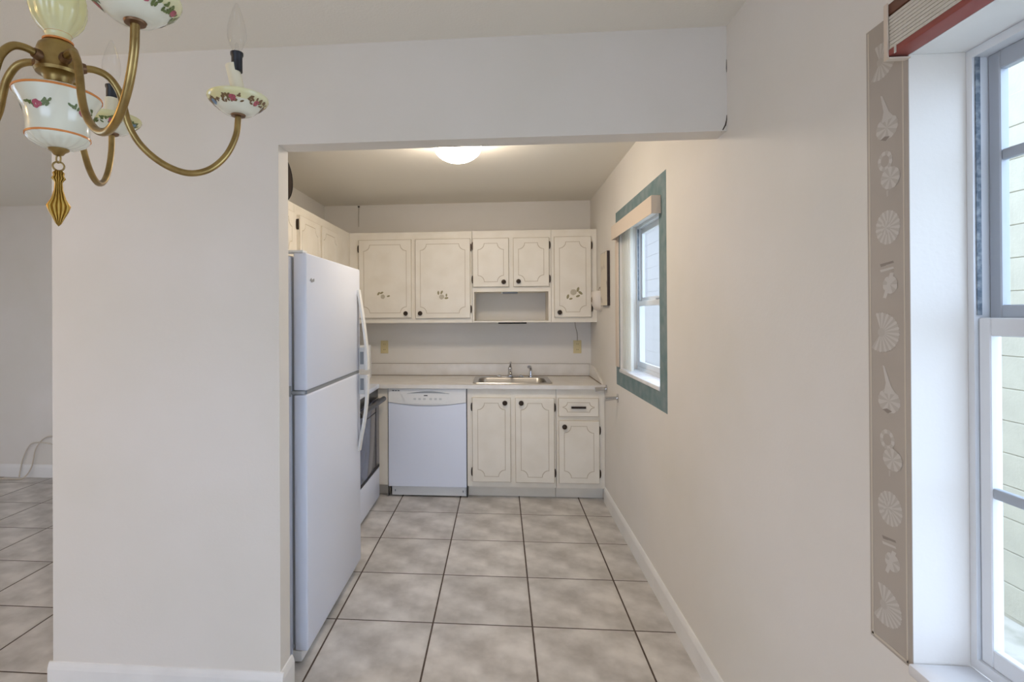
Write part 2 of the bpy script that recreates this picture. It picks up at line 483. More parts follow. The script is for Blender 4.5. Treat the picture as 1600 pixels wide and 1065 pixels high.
# kitchen vertical blind and its valance
vb = thing('vertical_blind', 'white vertical blind stacked open under a cream valance at the kitchen window', 'blind', (0.771, 3.18, 1.938))
bm = new()
box(bm, 0.747, 0.752, 2.70, 3.66, 1.938, 2.028); box(bm, 0.752, 0.7935, 2.70, 2.705, 1.938, 2.028); box(bm, 0.752, 0.7935, 3.655, 3.66, 1.938, 2.028)
mk('valance', bm, 'valance', vb)
B('head_rail', 'blind', vb, 0.760, 0.7925, 2.712, 3.65, 1.985, 2.018, 0.003)
for k in range(8):
    y = 3.405 + k * 0.029
    bm = new()
    a = math.radians(22)            # angle to the wall plane seen from above
    ring = []
    for q in range(7):
        t = -0.021 + 0.007 * q
        c = 0.011 * (1 - (t / 0.021) ** 2)
        ring.append((0.822 - c + 0.012 * (t / 0.021), y + t * 0.92))
    for (xa, ya), (xb, yb) in zip(ring, ring[1:]):
        bm.faces.new([bm.verts.new(v) for v in ((xa, ya, 1.082), (xb, yb, 1.082), (xb, yb, 2.0), (xa, ya, 2.0))])
    bmesh.ops.remove_doubles(bm, verts=bm.verts[:], dist=1e-5)
    bmesh.ops.solidify(bm, geom=bm.faces[:], thickness=0.001)
    mk('slat', bm, 'blind', vb, 60)

B('warm_lit_end_slat', 'valance', vb, 0.785, 0.7930, 3.632, 3.722, 1.085, 1.975, 0.002)  # the lamp's warm light is put into this white slat's tan colour
# raised mini blind at the dining window
mb = thing('mini_blind', 'raised mini blind with red bottom rail above the dining window', 'blind', (0.776, 0.62, 1.938))
B('head_rail', 'redbrown', mb, 0.758, 0.7925, 0.19, 1.105, 2.020, 2.042, 0.002)
for k in range(9):
    z = 1.953 + k * 0.0072
    mk('slat', box(new(), 0.7585, 0.7915, 0.192, 1.104, z, z + 0.0062), 'mini', mb)
B('bottom_rail', 'red', mb, 0.757, 0.793, 0.192, 1.103, 1.940, 1.9525, 0.002)
bm = new()
box(bm, 0.755, 0.7940, 1.106, 1.1085, 1.934, 2.043); box(bm, 0.755, 0.7940, 1.0935, 1.106, 1.9335, 1.936); box(bm, 0.7545, 0.757, 1.098, 1.106, 1.936, 2.043)
mk('end_bracket', bm, 'valance', mb)
mk('clip', box(new(), 0.7560, 0.7569, 1.078, 1.083, 1.938, 1.954), 'blind', mb)

# ------------------------------------------------------------------ cabinets
FY = lambda yf: (lambda a, z, d: (a, yf - d, z))          # faces -y, d outwards
FX = lambda xf: (lambda a, z, d: (xf + d, a, z))          # faces +x, d outwards

def scallop(x0, x1, z0, z1, ins, r, g):
    """rectangle with concave corners; g shrinks inwards"""
    a0, a1, b0, b1 = x0 + ins + g, x1 - ins - g, z0 + ins + g, z1 - ins - g
    pts = []
    for cx, cz, s in ((a0, b0, 0), (a1, b0, 1), (a1, b1, 2), (a0, b1, 3)):
        ang = {0: (PI / 2, 0), 1: (PI, PI / 2), 2: (-PI / 2, -PI), 3: (0, -PI / 2)}[s]
        for k in range(6):
            t = ang[0] + (ang[1] - ang[0]) * k / 5
            pts.append((cx + r * math.cos(t), cz + r * math.sin(t)))
    return pts

def fill_loops(bm, loops, d, fm):
    vs_, es = [], []
    for L in loops:
        v = [bm.verts.new(fm(p[0], p[1], d)) for p in L]
        es += [bm.edges.new((v[i], v[(i + 1) % len(v)])) for i in range(len(v))]
        vs_.append(v)
    bmesh.ops.triangle_fill(bm, use_beauty=True, use_dissolve=False, edges=es)
    return vs_

def panel_door(name, parent, x0, x1, z0, z1, fm, knob=None, hinge=None, flower=None, pull=False, hz=None, ins=0.041, r=0.052):
    t0, t1 = 0.019, 0.022
    gw = 0.0042
    A = scallop(x0, x1, z0, z1, ins, r, 0); Bq = scallop(x0, x1, z0, z1, ins, r, gw)
    # keep both loops concentric around the corners
    bm = new()
    prism(bm, [(x0, z0), (x1, z0), (x1, z1), (x0, z1)], fm, 0.0, t0)
    e = 0.003
    rect = [(x0 + e, z0 + e), (x1 - e, z0 + e), (x1 - e, z1 - e), (x0 + e, z1 - e)]
    vr, va = fill_loops(bm, [rect, A], t1, fm)
    base = [bm.verts.new(fm(p[0], p[1], t0)) for p in ((x0, z0), (x1, z0), (x1, z1), (x0, z1))]
    for i in range(4):
        bm.faces.new((base[i], base[(i + 1) % 4], vr[(i + 1) % 4], vr[i])).material_index = 1
    lo = [bm.verts.new(fm(p[0], p[1], t0)) for p in A]
    for i in range(len(A)):
        j = (i + 1) % len(A)
        bm.faces.new((lo[i], lo[j], va[j], va[i]))
    up = fill_loops(bm, [Bq], t1, fm)[0]
    lo = [bm.verts.new(fm(p[0], p[1], t0)) for p in Bq]
    for i in range(len(Bq)):
        j = (i + 1) % len(Bq)
        bm.faces.new((lo[i], lo[j], up[j], up[i]))
    door = mk(name, bm, ['cab', 'groove'], parent)
    bm = new()
    a = [bm.verts.new(fm(p[0], p[1], t0 + 0.0006)) for p in A]
    b = [bm.verts.new(fm(p[0], p[1], t0 + 0.0006)) for p in Bq]
    for i in range(len(A)):
        j = (i + 1) % len(A)
        bm.faces.new((a[i], a[j], b[j], b[i]))
    mk('groove', bm, 'groove', door)
    if knob:
        kx, kz = knob
        bm = new()
        prof = [(0.007, t1), (0.006, t1 + 0.008), (0.0165, t1 + 0.011), (0.0195, t1 + 0.016), (0.0175, t1 + 0.021), (0.009, t1 + 0.0225), (0.006, t1 + 0.020), (0, t1 + 0.020)]
        n = 16
        rings = []
        for rr, d in prof:
            rings.append([bm.verts.new(fm(kx + rr * math.cos(2 * PI * i / n), kz + rr * math.sin(2 * PI * i / n), d)) for i in range(n)] if rr else [bm.verts.new(fm(kx, kz, d))])
        for p, q in zip(rings, rings[1:]):
            for i in range(n):
                j = (i + 1) % n
                bm.faces.new((p[i], p[j], q[j], q[i]) if len(q) > 1 else (p[i], p[j], q[0]))
        bm.faces.new(rings[0])
        mk('knob', bm, 'bronze', door, 50)
    if hinge:
        for z in (hz or (z1 - 0.075, z0 + 0.075)):
            hx = x0 if hinge == 'l' else x1
            s = -1 if hinge == 'l' else 1
            bm = new()
            prism(bm, [(hx + s * 0.001, z - 0.034), (hx + s * 0.009, z - 0.028), (hx + s * 0.012, z - 0.012), (hx + s * 0.012, z + 0.012), (hx + s * 0.009, z + 0.028), (hx + s * 0.001, z + 0.034)], fm, 0.0005, 0.016)
            mk('hinge', bm, 'bronze', door)
    if pull:
        cxm, czm = (x0 + x1) / 2, (z0 + z1) / 2
        bm = new()
        prism(bm, [(cxm - 0.055, czm - 0.008), (cxm + 0.055, czm - 0.008), (cxm + 0.055, czm + 0.008), (cxm - 0.055, czm + 0.008)], fm, t1, t1 + 0.012)
        prism(bm, [(cxm - 0.052, czm + 0.002), (cxm + 0.052, czm + 0.002), (cxm + 0.052, czm + 0.008), (cxm - 0.052, czm + 0.008)], fm, t1 + 0.012, t1 + 0.022)
        mk('pull', bm, 'bronze', door)
    if flower:
        fx, fz, seq = flower
        bm = new()
        for dx, dz, rr, mi in seq:
            n = 10
            rot = random.random() * 3
            pts = []
            for i in range(n):
                px, py = rr * math.cos(2 * PI * i / n), rr * (0.5 if mi == 0 else 0.9 + 0.1 * (i % 2)) * math.sin(2 * PI * i / n)
                pts.append((fx + dx + px * math.cos(rot) - py * math.sin(rot), fz + dz + px * math.sin(rot) + py * math.cos(rot)))
            f = bm.faces.new([bm.verts.new(fm(p[0], p[1], t1 + 0.0003)) for p in pts]); f.material_index = mi
        tag(mk('flower_print', bm, ['flower', 'flower_pale'], door), 'faded flower spray print', None, None, 'stuff')
    return door

YBF, YTK = 4.165, 4.25     # base cabinet face, toe kick face
GP = 0.0015

def base_cabinet(name, label, x0, x1, z1=0.864, open_top=False):
    t = thing(name, label, 'cabinet', ((x0 + x1) / 2, YBF + 0.3, 0), 'cream base cabinets')
    bm = new()
    if open_top:     # the sink bowl hangs into this carcass
        box(bm, x0, x1, YBF, YBF + 0.02, 0.1, z1); box(bm, x0, x0 + 0.018, YBF + 0.02, YB - 0.004, 0.1, z1); box(bm, x1 - 0.018, x1, YBF + 0.02, YB - 0.004, 0.1, z1)
        box(bm, x0, x1, YBF + 0.02, YB - 0.004, 0.1, 0.118); box(bm, x0 + 0.018, x1 - 0.018, YB - 0.012, YB - 0.004, 0.118, z1)
    else:
        box(bm, x0, x1, YBF, YB - 0.004, 0.1, z1)
    mk('carcass', bm, 'cab', t)
    B('toe_kick', 'cab', t, x0, x1, YTK, YTK + 0.02, 0.001, 0.0995)
    return t
fm = FY(YBF)
sink_cab = base_cabinet('base_cabinet', 'cream sink cabinet with two doors beside the dishwasher', -0.264, 0.425 - GP, open_top=True)
panel_door('door', sink_cab, -0.224, 0.074, 0.142, 0.797, fm, (0.030, 0.757), 'l')
panel_door('door', sink_cab, 0.110, 0.409, 0.142, 0.797, fm, (0.155, 0.757), 'r')
drw_cab = base_cabinet('base_cabinet', 'narrow cream cabinet with a drawer over one door by the right wall', 0.425 + GP, 0.7935)
panel_door('drawer', drw_cab, 0.441, 0.745, 0.655, 0.797, fm, pull=True, ins=0.032, r=0.034)
panel_door('door', drw_cab, 0.441, 0.750, 0.142, 0.624, fm, (0.485, 0.578), 'r')
fill = base_cabinet('corner_filler_cabinet', 'plain cream corner panel between range and dishwasher', -1.60, -0.895)

# ------------------------------------------------------------------ countertop with backsplash
ct = thing('countertop', 'white laminate countertop with backsplash around the sink', 'countertop', (-0.4, 4.45, 0.866))
SX0, SX1, SY0, SY1 = -0.205, 0.385, 4.235, 4.655
bm = new()
z0, z1 = 0.866, 0.896
for a in ((-1.605, SX0, 4.13, YB - 0.001), (SX1, XR - 0.001, 4.13, YB - 0.001), (SX0, SX1, 4.13, SY0), (SX0, SX1, SY1, YB - 0.001)):
    box(bm, *a, z0, z1)
mk('worktop', bm, 'counter', ct)
B('backsplash', 'counter', ct, -1.605, XR - 0.001, YB - 0.020, YB - 0.001, 0.8962, 1.002, 0.002)
mk('caulk_line', box(new(), -1.60, XR - 0.02, YB - 0.024, YB - 0.0205, 0.8962, 0.9005), 'seam', ct)
mk('caulk_line', box(new(), -1.60, XR - 0.012, YB - 0.006, YB - 0.0005, 1.0021, 1.0045), 'seam', ct)
bm = new()
prism(bm, [(YB - 0.021, 0.8962), (YB - 0.021, 1.002), (4.66, 1.0), (4.54, 0.985), (4.40, 0.955), (4.26, 0.918), (4.20, 0.8962)], lambda a, z, d: (d, a, z), XR - 0.018, XR - 0.001)
mk('side_splash', bm, 'counter', ct)
mk('caulk_line', box(new(), XR - 0.022, XR - 0.0185, 4.20, YB - 0.024, 0.8962, 0.9005), 'seam', ct)

# sink
sk = thing('sink', 'stainless steel drop-in sink set in the countertop', 'sink', (0.09, 4.445, 0.896))
def rrect(x0, x1, y0, y1, r, n=5):
    P = []
    for cx, cy, a in ((x1 - r, y1 - r, 0), (x0 + r, y1 - r, PI / 2), (x0 + r, y0 + r, PI), (x1 - r, y0 + r, 1.5 * PI)):
        for k in range(n + 1):
            P.append((cx + r * math.cos(a + PI / 2 * k / n), cy + r * math.sin(a + PI / 2 * k / n)))
    return P
bm = new()
L = [(rrect(-0.225, 0.405, 4.215, 4.675, 0.03), 0.8965), (rrect(-0.222, 0.402, 4.218, 4.672, 0.03), 0.902), (rrect(-0.185, 0.365, 4.250, 4.590, 0.06), 0.900),
     (rrect(-0.180, 0.360, 4.255, 4.585, 0.06), 0.892), (rrect(-0.165, 0.345, 4.268, 4.572, 0.06), 0.745), (rrect(-0.13, 0.31, 4.30, 4.54, 0.05), 0.728)]
rings = [[bm.verts.new((x, y, z)) for x, y in P] for P, z in L]
for p, q in zip(rings, rings[1:]):
    for i in range(len(p)):
        j = (i + 1) % len(p)
        bm.faces.new((p[i], p[j], q[j], q[i]))
bm.faces.new(rings[-1])
mk('basin', bm, 'steel', sk, 40)
mk('drain', lathe(new(), [(0.04, 0.7285), (0.042, 0.731), (0.03, 0.731), (0.028, 0.7295), (0, 0.7295)], 0.09, 4.42), 'chrome', sk, 40)
fc = thing('faucet', 'chrome single-lever faucet standing behind the sink', 'faucet', (0.080, 4.635, 0.902))
bm = new(); box(bm, -0.035, 0.195, 4.612, 4.658, 0.9025, 0.909, 0.003)
mk('base_plate', bm, 'chrome', fc, 40)
mk('body', lathe(new(), [(0.024, 0.909), (0.024, 0.918), (0.019, 0.925), (0.0175, 0.965), (0.019, 0.972), (0.016, 0.985), (0.010, 0.992), (0, 0.993)], 0.080, 4.635, 20), 'chrome', fc, 40)
mk('spout', tube(new(), spline([(0.080, 4.63, 0.94), (0.080, 4.58, 0.965), (0.080, 4.51, 0.972), (0.080, 4.45, 0.962), (0.080, 4.435, 0.945)], 5), 0.0105, 12), 'chrome', fc, 50)
mk('lever', tube(new(), spline([(0.080, 4.635, 0.985), (0.083, 4.62, 1.005), (0.084, 4.585, 1.028), (0.086, 4.56, 1.034)], 5), [0.012] * 4 + [0.009] * 8 + [0.007] * 4, 10), 'chrome', fc, 50)
for x in (-0.012, 0.172):
    mk('end_cap', lathe(new(), [(0.018, 0.909), (0.017, 0.915), (0.008, 0.919), (0, 0.919)], x, 4.635, 16), 'chrome', fc, 40)
sp = thing('sink_sprayer', 'small chrome side sprayer right of the faucet', 'sprayer', (0.258, 4.635, 0.902))
mk('holder', lathe(new(), [(0.022, 0.9022), (0.021, 0.910), (0.013, 0.916), (0.012, 0.935), (0, 0.935)], 0.258, 4.635, 16), 'chrome', sp, 40)
mk('spray_head', tube(new(), spline([(0.258, 4.635, 0.93), (0.258, 4.635, 0.965), (0.252, 4.615, 0.988), (0.240, 4.585, 0.992)], 5), [0.010] * 6 + [0.011] * 5 + [0.014] * 5, 12), 'chrome', sp, 50)

# ------------------------------------------------------------------ wall cabinets
YUF = 4.46
ZU0, ZU1 = 1.375, 2.142
fm = FY(YUF)
uc = thing('wall_cabinet', 'cream two-door wall cabinet with flower prints left of the open niche', 'cabinet', (-0.76, 4.62, ZU0), 'cream wall cabinets')
B('carcass', 'cab', uc, -1.2825, -0.2365, YUF, YB - 0.002, ZU0, ZU1)
Fl = [(-0.038, 0.024, 0.017, 0), (-0.012, 0.030, 0.017, 0), (-0.002, -0.002, 0.020, 1), (0.046, 0.002, 0.014, 0)]
panel_door('door', uc, -1.199, -0.747, 1.417, 2.079, fm, (-0.795, 1.455), 'l', (-0.99, 1.60, Fl))
Fl = [(-0.034, 0.026, 0.017, 0), (-0.006, 0.030, 0.017, 0), (-0.006, -0.008, 0.022, 1), (0.034, 0.006, 0.014, 0), (0.034, -0.018, 0.017, 0)]
panel_door('door', uc, -0.714, -0.250, 1.413, 2.079, fm, (-0.672, 1.455), 'r', (-0.485, 1.60, Fl))
un = thing('wall_cabinet', 'short cream two-door wall cabinet above an open niche over the sink', 'cabinet', (0.09, 4.62, ZU0), 'cream wall cabinets')
bm = new()
X0, X1 = -0.2335, 0.4205
box(bm, X0, X1, YUF, YB - 0.002, 1.632, ZU1)
box(bm, X0, -0.218, YUF, YB - 0.002, ZU0, 1.632); box(bm, 0.398, X1, YUF, YB - 0.002, ZU0, 1.632)
mk('carcass', bm, 'cab', un)
B('shelf', 'cab', un, -0.2175, 0.3975, YUF + 0.004, YB - 0.002, ZU0 + 0.001, ZU0 + 0.014)
panel_door('door', un, -0.228, 0.071, 1.672, 2.078, fm, (0.028, 1.712), 'l', hz=(2.015, 1.735))
panel_door('door', un, 0.108, 0.403, 1.673, 2.078, fm, (0.150, 1.715), 'r', hz=(2.015, 1.735))
ur = thing('wall_cabinet', 'narrow cream one-door wall cabinet in the corner by the window wall', 'cabinet', (0.607, 4.62, ZU0), 'cream wall cabinets')
B('carcass', 'cab', ur, 0.4225, XR - 0.0015, YUF, YB - 0.002, ZU0, ZU1)
Fl = [(-0.058, -0.014, 0.020, 0), (-0.034, -0.032, 0.015, 0), (-0.012, 0.022, 0.026, 1), (0.024, 0.044, 0.021, 0), (0.044, 0.016, 0.021, 0), (0.024, -0.010, 0.018, 0)]
panel_door('door', ur, 0.444, 0.745, 1.417, 2.081, fm, (0.486, 1.457), 'r', (0.612, 1.60, Fl))
ul = thing('wall_lamp', 'dark slim lamp bar hung under the niche above the sink', 'lamp', (0.12, 4.6, ZU0))
B('housing', 'dark', ul, -0.02, 0.22, 4.52, 4.60, ZU0 - 0.012, ZU0 - 0.0005, 0.003)
nl = thing('niche_lamp', 'small lamp strip fixed at the top of the open niche', 'lamp', (0.085, 4.55, 1.62))
B('housing', 'appl_grey', nl, 0.02, 0.145, 4.50, 4.58, 1.618, 1.6315, 0.003)
B('switch_end', 'appl_pl', nl, 0.006, 0.0195, 4.50, 4.58, 1.618, 1.6315, 0.002)

fx = FX(-1.2835)
lc = thing('wall_cabinet', 'cream two-door wall cabinet over the range on the left wall', 'cabinet', (-1.44, 3.85, 1.5), 'cream wall cabinets')
B('carcass', 'cab', lc, -1.609, -1.2835, 3.232, 4.4585, 1.50, ZU1)
B('carcass_corner', 'cab', lc, -1.609, -1.2835, 4.4585, YB - 0.002, ZU0, ZU1)
panel_door('door', lc, 3.275, 3.655, 1.54, 2.079, fx, None, 'l', hz=(2.02,))
panel_door('door', lc, 3.690, 4.080, 1.54, 2.079, fx)
lf = thing('wall_cabinet', 'cream wall cabinet above the refrigerator behind the dividing pier', 'cabinet', (-1.44, 2.66, 1.75), 'cream wall cabinets')
B('carcass', 'cab', lf, -1.609, -1.2835, 2.10, 3.2305, 1.76, ZU1)
panel_door('door', lf, 2.14, 2.655, 1.80, 2.079, fx)
panel_door('door', lf, 2.685, 3.19, 1.80, 2.079, fx, None, 'r', hz=(2.02,))
tr = thing('serving_tray', 'dark oval tray standing on the wall cabinet top beside the pier', 'tray', (-1.31, 3.10, ZU1))
bm = new()
prism(bm, [(3.145 + 0.155 * math.cos(2 * PI * k / 40), 2.281 + 0.138 * math.sin(2 * PI * k / 40)) for k in range(40)], lambda a, z, d: (d, a, z), -1.326, -1.318)
mk('panel', bm, 'dkwood', tr)
bm = new()
P = [(-1.318, 3.145 + 0.152 * math.cos(2 * PI * k / 48), 2.281 + 0.135 * math.sin(2 * PI * k / 48)) for k in range(49)]
tube(bm, P, 0.0035, 6)
mk('rim', bm, 'dark', tr, 50)

# ------------------------------------------------------------------ dishwasher
dw = thing('dishwasher', 'white built-in dishwasher under the counter beside the sink cabinet', 'dishwasher', (-0.58, 4.45, 0))
XA, XB_ = -0.888, -0.2715
mk('tub', box(new(), XA + 0.004, XB_ - 0.004, 4.19, YB - 0.02, 0.08, 0.862), 'dark', dw)
mk('side_gap_shade', box(new(), XA - 0.006, XA - 0.001, 4.168, 4.19, 0.01, 0.862), 'dark', dw)  # dark strips stand in for the shade on both sides of the door
mk('side_gap_shade', box(new(), XB_ + 0.001, XB_ + 0.006, 4.168, 4.19, 0.01, 0.862), 'dark', dw)
bm = new()
n = 24
poly = [(XA, 0.092), (XB_, 0.092)]
sm = lambda t: 0.752 - 0.028 * math.sin(PI * t)
poly += [(XB_ + (XA - XB_) * k / n, sm(k / n)) for k in range(n + 1)]
prism(bm, poly, FY(4.19), 0.0, 0.035)
mk('door', bm, 'appl', dw)
bm = new()
poly = [(XA + (XB_ - XA) * k / n, sm(k / n) + 0.004) for k in range(n + 1)] + [(XB_, 0.862), (XA, 0.862)]
prism(bm, poly, FY(4.19), 0.0, 0.040)
pn = mk('control_panel', bm, 'appl_pl', dw)
f2 = FY(4.15)
bm = new()
A1 = [(-0.785, 0.826), (-0.745, 0.748), (-0.58, 0.738), (-0.43, 0.748), (-0.40, 0.826), (-0.50, 0.838), (-0.59, 0.842), (-0.68, 0.838)]
prism(bm, A1, f2, 0.0, 0.007)
mk('button_field', bm, 'appl_pl', pn)
bm = new()
for k in range(12):
    t0, t1 = k / 12, (k + 1) / 12
    zf = lambda t: 0.826 + 0.017 * math.sin(PI * t)
    xa, xb = -0.735 + 0.33 * t0, -0.735 + 0.33 * t1
    prism(bm, [(xa, zf(t0)), (xb, zf(t1)), (xb, zf(t1) - 0.012 * math.sin(PI * min(.98, t1))), (xa, zf(t0) - 0.012 * math.sin(PI * max(.02, t0)))], f2, 0.0072, 0.0115)
mk('latch_handle', bm, 'appl_grey', pn)
for k in range(3):
    mk('vent_slot', prism(new(), [(-0.855 + k * 0.021, 0.843), (-0.840 + k * 0.021, 0.843), (-0.840 + k * 0.021, 0.849), (-0.855 + k * 0.021, 0.849)], f2, 0.0, 0.001), 'dark', pn)
for k in range(6):
    x = -0.685 + k * 0.038 + (0.012 if k > 2 else 0)
    B('button', 'appl_pale', pn, x, x + 0.020, 4.1415, 4.143, 0.775, 0.790, 0.0005, 1)
mk('brand_badge', prism(new(), [(-0.605, 0.806), (-0.572, 0.806), (-0.575, 0.813), (-0.602, 0.813)], f2, 0.0071, 0.008), 'dark', pn)
tp = B('toe_panel', 'appl_pl', dw, XA + 0.018, XB_ - 0.004, 4.19, 4.20, 0.012, 0.088, 0.002)
for x in (XA + 0.045, XB_ - 0.03):
    mk('screw', prism(new(), [(x - 0.004, 0.04), (x + 0.004, 0.04), (x + 0.004, 0.056), (x - 0.004, 0.056)], FY(4.19), 0.0, 0.0012), 'appl_grey', tp)

# ------------------------------------------------------------------ refrigerator (faces +x)
rf = thing('refrigerator', 'white top-freezer refrigerator beside the dividing pier', 'refrigerator', (-1.2, 2.565, 0))
RY0, RY1 = 2.145, 2.985
B('cabinet_body', 'appl', rf, -1.56, -0.868, RY0 + 0.004, RY1 - 0.004, 0.03, 1.690, 0.006)
B('gasket', 'appl_grey', rf, -0.8675, -0.857, RY0 + 0.012, RY1 - 0.012, 0.075, 1.68)
def fdoor(name, za, zb):
    bm = new()
    box(bm, -0.8565, -0.800, RY0, RY1, za, zb, 0.007, 3)
    return mk(name, bm, 'appl', rf, 40)
fz = fdoor('freezer_door', 1.130, 1.702)
fd = fdoor('refrigerator_door', 0.055, 1.113)
mk('door_gap', box(new(), -0.856, -0.806, RY0 + 0.02, RY1 - 0.004, 1.1135, 1.1295), 'appl_grey', rf)
def handle(parent, zs, flip):
    P = spline([(x, 0, z) for x, z in zs], 6)
    bm = new()
    w0, w1 = 2.925, 2.968
    pr = None
    for i, p in enumerate(P):
        t = (P[min(i + 1, len(P) - 1)] - P[max(i - 1, 0)]).normalized()
        nrm = Vector((t.z, 0, -t.x)) * (1 if t.z > 0 else -1)
        q = [bm.verts.new((p.x + s * nrm.x * 0.006, y, p.z + s * nrm.z * 0.006)) for s, y in ((1, w0), (1, w1), (-1, w1), (-1, w0))]
        if pr:
            for k in range(4):
                bm.faces.new((pr[k], pr[(k + 1) % 4], q[(k + 1) % 4], q[k]))
        else:
            bm.faces.new(q)
        pr = q
    bm.faces.new(pr)
    h = mk('handle', bm, 'appl_pl', parent, 35)
    return h
handle(fz, [(-0.797, 1.585), (-0.787, 1.52), (-0.772, 1.42), (-0.757, 1.30), (-0.749, 1.20), (-0.748, 1.136)], 1)
handle(fd, [(-0.748, 1.106), (-0.749, 1.03), (-0.756, 0.93), (-0.770, 0.83), (-0.786, 0.75), (-0.797, 0.68)], -1)
for par, za, zb, sl in ((fz, 1.136, 1.26, (1.165, 1.235)), (fd, 0.995, 1.106, (1.02, 1.085))):
    B('handle_web', 'appl_pl', par, -0.7995, -0.755, 2.955, 2.966, za, zb, 0.003)
    mk('grip_slot', box(new(), -0.792, -0.772, 2.9535, 2.9548, *sl), 'appl_grey', par)
bm = new()
prism(bm, [(2.185, 1.592), (2.200, 1.600), (2.210, 1.592), (2.222, 1.597), (2.236, 1.600), (2.236, 1.588), (2.222, 1.585), (2.205, 1.582)], FX(-0.7995), 0.0, 0.0012)
mk('brand_badge', bm, 'appl_grey', fz)
B('top_hinge_cover', 'appl_pl', rf, -0.935, -0.815, RY0 + 0.003, RY0 + 0.055, 1.7025, 1.714, 0.004)
bm = new(); box(bm, -0.866, -0.812, RY0 - 0.003, RY0 + 0.016, 1.1145, 1.1285, 0.002); box(bm, -0.880, -0.866, RY0 - 0.004, RY0 + 0.003, 1.105, 1.150, 0.002)
mk('mid_hinge', bm, 'alum', rf, 40)
B('kick_grille', 'appl_pl', rf, -0.90, -0.83, RY0 + 0.01, RY1 - 0.01, 0.004, 0.050, 0.003)
for y in (RY0 + 0.05, RY1 - 0.05):
    mk('foot', lathe(new(), [(0.02, 0.001), (0.02, 0.012), (0.012, 0.014), (0.012, 0.03)], -1.5, y, 12), 'dark', rf)

# ------------------------------------------------------------------ range (faces +x)
rg = thing('range', 'white electric range with dark oven door past the refrigerator', 'range', (-1.28, 3.725, 0))
GY0, GY1 = 3.347, 4.103
B('body', 'appl', rg, -1.59, -0.992, GY0 + 0.002, GY1 - 0.002, 0.03, 0.868, 0.003)
ckt = B('cooktop', 'appl', rg, -1.58, -0.948, GY0, GY1, 0.8685, 0.906, 0.008)
for x, y, r in ((-1.12, 3.54, 0.10), (-1.12, 3.93, 0.075), (-1.40, 3.54, 0.075), (-1.40, 3.93, 0.10)):
    mk('drip_pan', lathe(new(), [(r + 0.012, 0.9062), (r + 0.012, 0.909), (r, 0.9085), (0.02, 0.9068), (0, 0.9068)], x, y, 28), 'chrome', ckt, 40)
    bm = new()
    P = []
    for k in range(110):
        t = k / 109
        rr = 0.018 + (r - 0.024) * t
        P.append((x + rr * math.cos(t * 8 * PI), y + rr * math.sin(t * 8 * PI), 0.9135))
    tube(bm, P, 0.0042, 6)
    mk('burner_coil', bm, 'dark', ckt, 50)
bgd = B('backguard', 'appl', rg, -1.605, -1.545, GY0, GY1, 0.907, 1.10, 0.006)
for k in range(5):
    y = GY0 + 0.10 + k * 0.14
    bm = new()
    n = 16
    prism(bm, [(y + 0.02 * math.cos(2 * PI * i / n), 1.02 + 0.02 * math.sin(2 * PI * i / n)) for i in range(n)], FX(-1.545), 0.0005, 0.022)
    mk('knob', bm, 'black_trim', bgd)
mk('vent_band', box(new(), -0.991, -0.958, GY0 + 0.006, GY1 - 0.006, 0.800, 0.867), 'black_trim', rg)
od = B('oven_door', 'oven_glass_reflect', rg, -0.9915, -0.950, GY0 + 0.004, GY1 - 0.004, 0.262, 0.797, 0.004)
bm = new()
y0_, y1_ = GY0 + 0.10, GY1 - 0.10
for a in ((y0_, y0_ + 0.006, 0.30, 0.70), (y1_ - 0.006, y1_, 0.265, 0.77), (y0_, y1_ - 0.006, 0.70, 0.706)):
    box(bm, -0.9499, -0.9492, *a)
mk('window_outline', bm, 'dark', od)
bm = new()
box(bm, -0.9495, -0.949, GY0 + 0.006, GY1 - 0.006, 0.264, 0.285)
mk('bottom_trim', bm, 'dark', od)
bm = new()
tube(bm, [(-0.910, GY0 + 0.02, 0.792), (-0.910, GY1 - 0.012, 0.792)], 0.019, 14)
h = mk('handle', bm, 'black_trim', od, 50)
for y in (GY0 + 0.05, GY1 - 0.05):
    B('handle_mount', 'black_trim', od, -0.9495, -0.918, y - 0.03, y + 0.03, 0.776, 0.796, 0.002)
B('storage_drawer', 'appl', rg, -0.9915, -0.948, GY0 + 0.004, GY1 - 0.004, 0.030, 0.258, 0.006)
B('plinth', 'dark', rg, -1.55, -0.98, GY0 + 0.03, GY1 - 0.03, 0.001, 0.0295)

# narrow base cabinet hidden between refrigerator and range
nb = thing('base_cabinet', 'narrow cream cabinet squeezed between refrigerator and range', 'cabinet', (-1.3, 3.17, 0), 'cream base cabinets')
B('carcass', 'cab', nb, -1.605, -1.0, 2.995, 3.342, 0.1, 0.864)
B('toe_kick', 'cab', nb, -1.10, -1.08, 2.995, 3.342, 0.001, 0.0995)
B('worktop', 'counter', nb, -1.605, -0.965, 2.994, 3.343, 0.8645, 0.896, 0.003)
panel_door('door', nb, 3.02, 3.32, 0.142, 0.797, FX(-1.0), (3.06, 0.757))

# white box on the corner counter
cn = thing('small_appliance', 'white upright box with two dark buttons on the corner counter', 'appliance', (-1.19, 4.55, 0.8965))
B('housing', 'appl_pl', cn, -1.26, -1.128, 4.53, 4.59, 0.897, 1.185, 0.006)
for z in (1.115, 0.985):
    bm = new()
    prism(bm, [(-1.150 + 0.010 * math.cos(2 * PI * i / 12), z + 0.010 * math.sin(2 * PI * i / 12)) for i in range(12)], FY(4.53), 0.0002, 0.006)
    mk('button', bm, 'dark', cn)

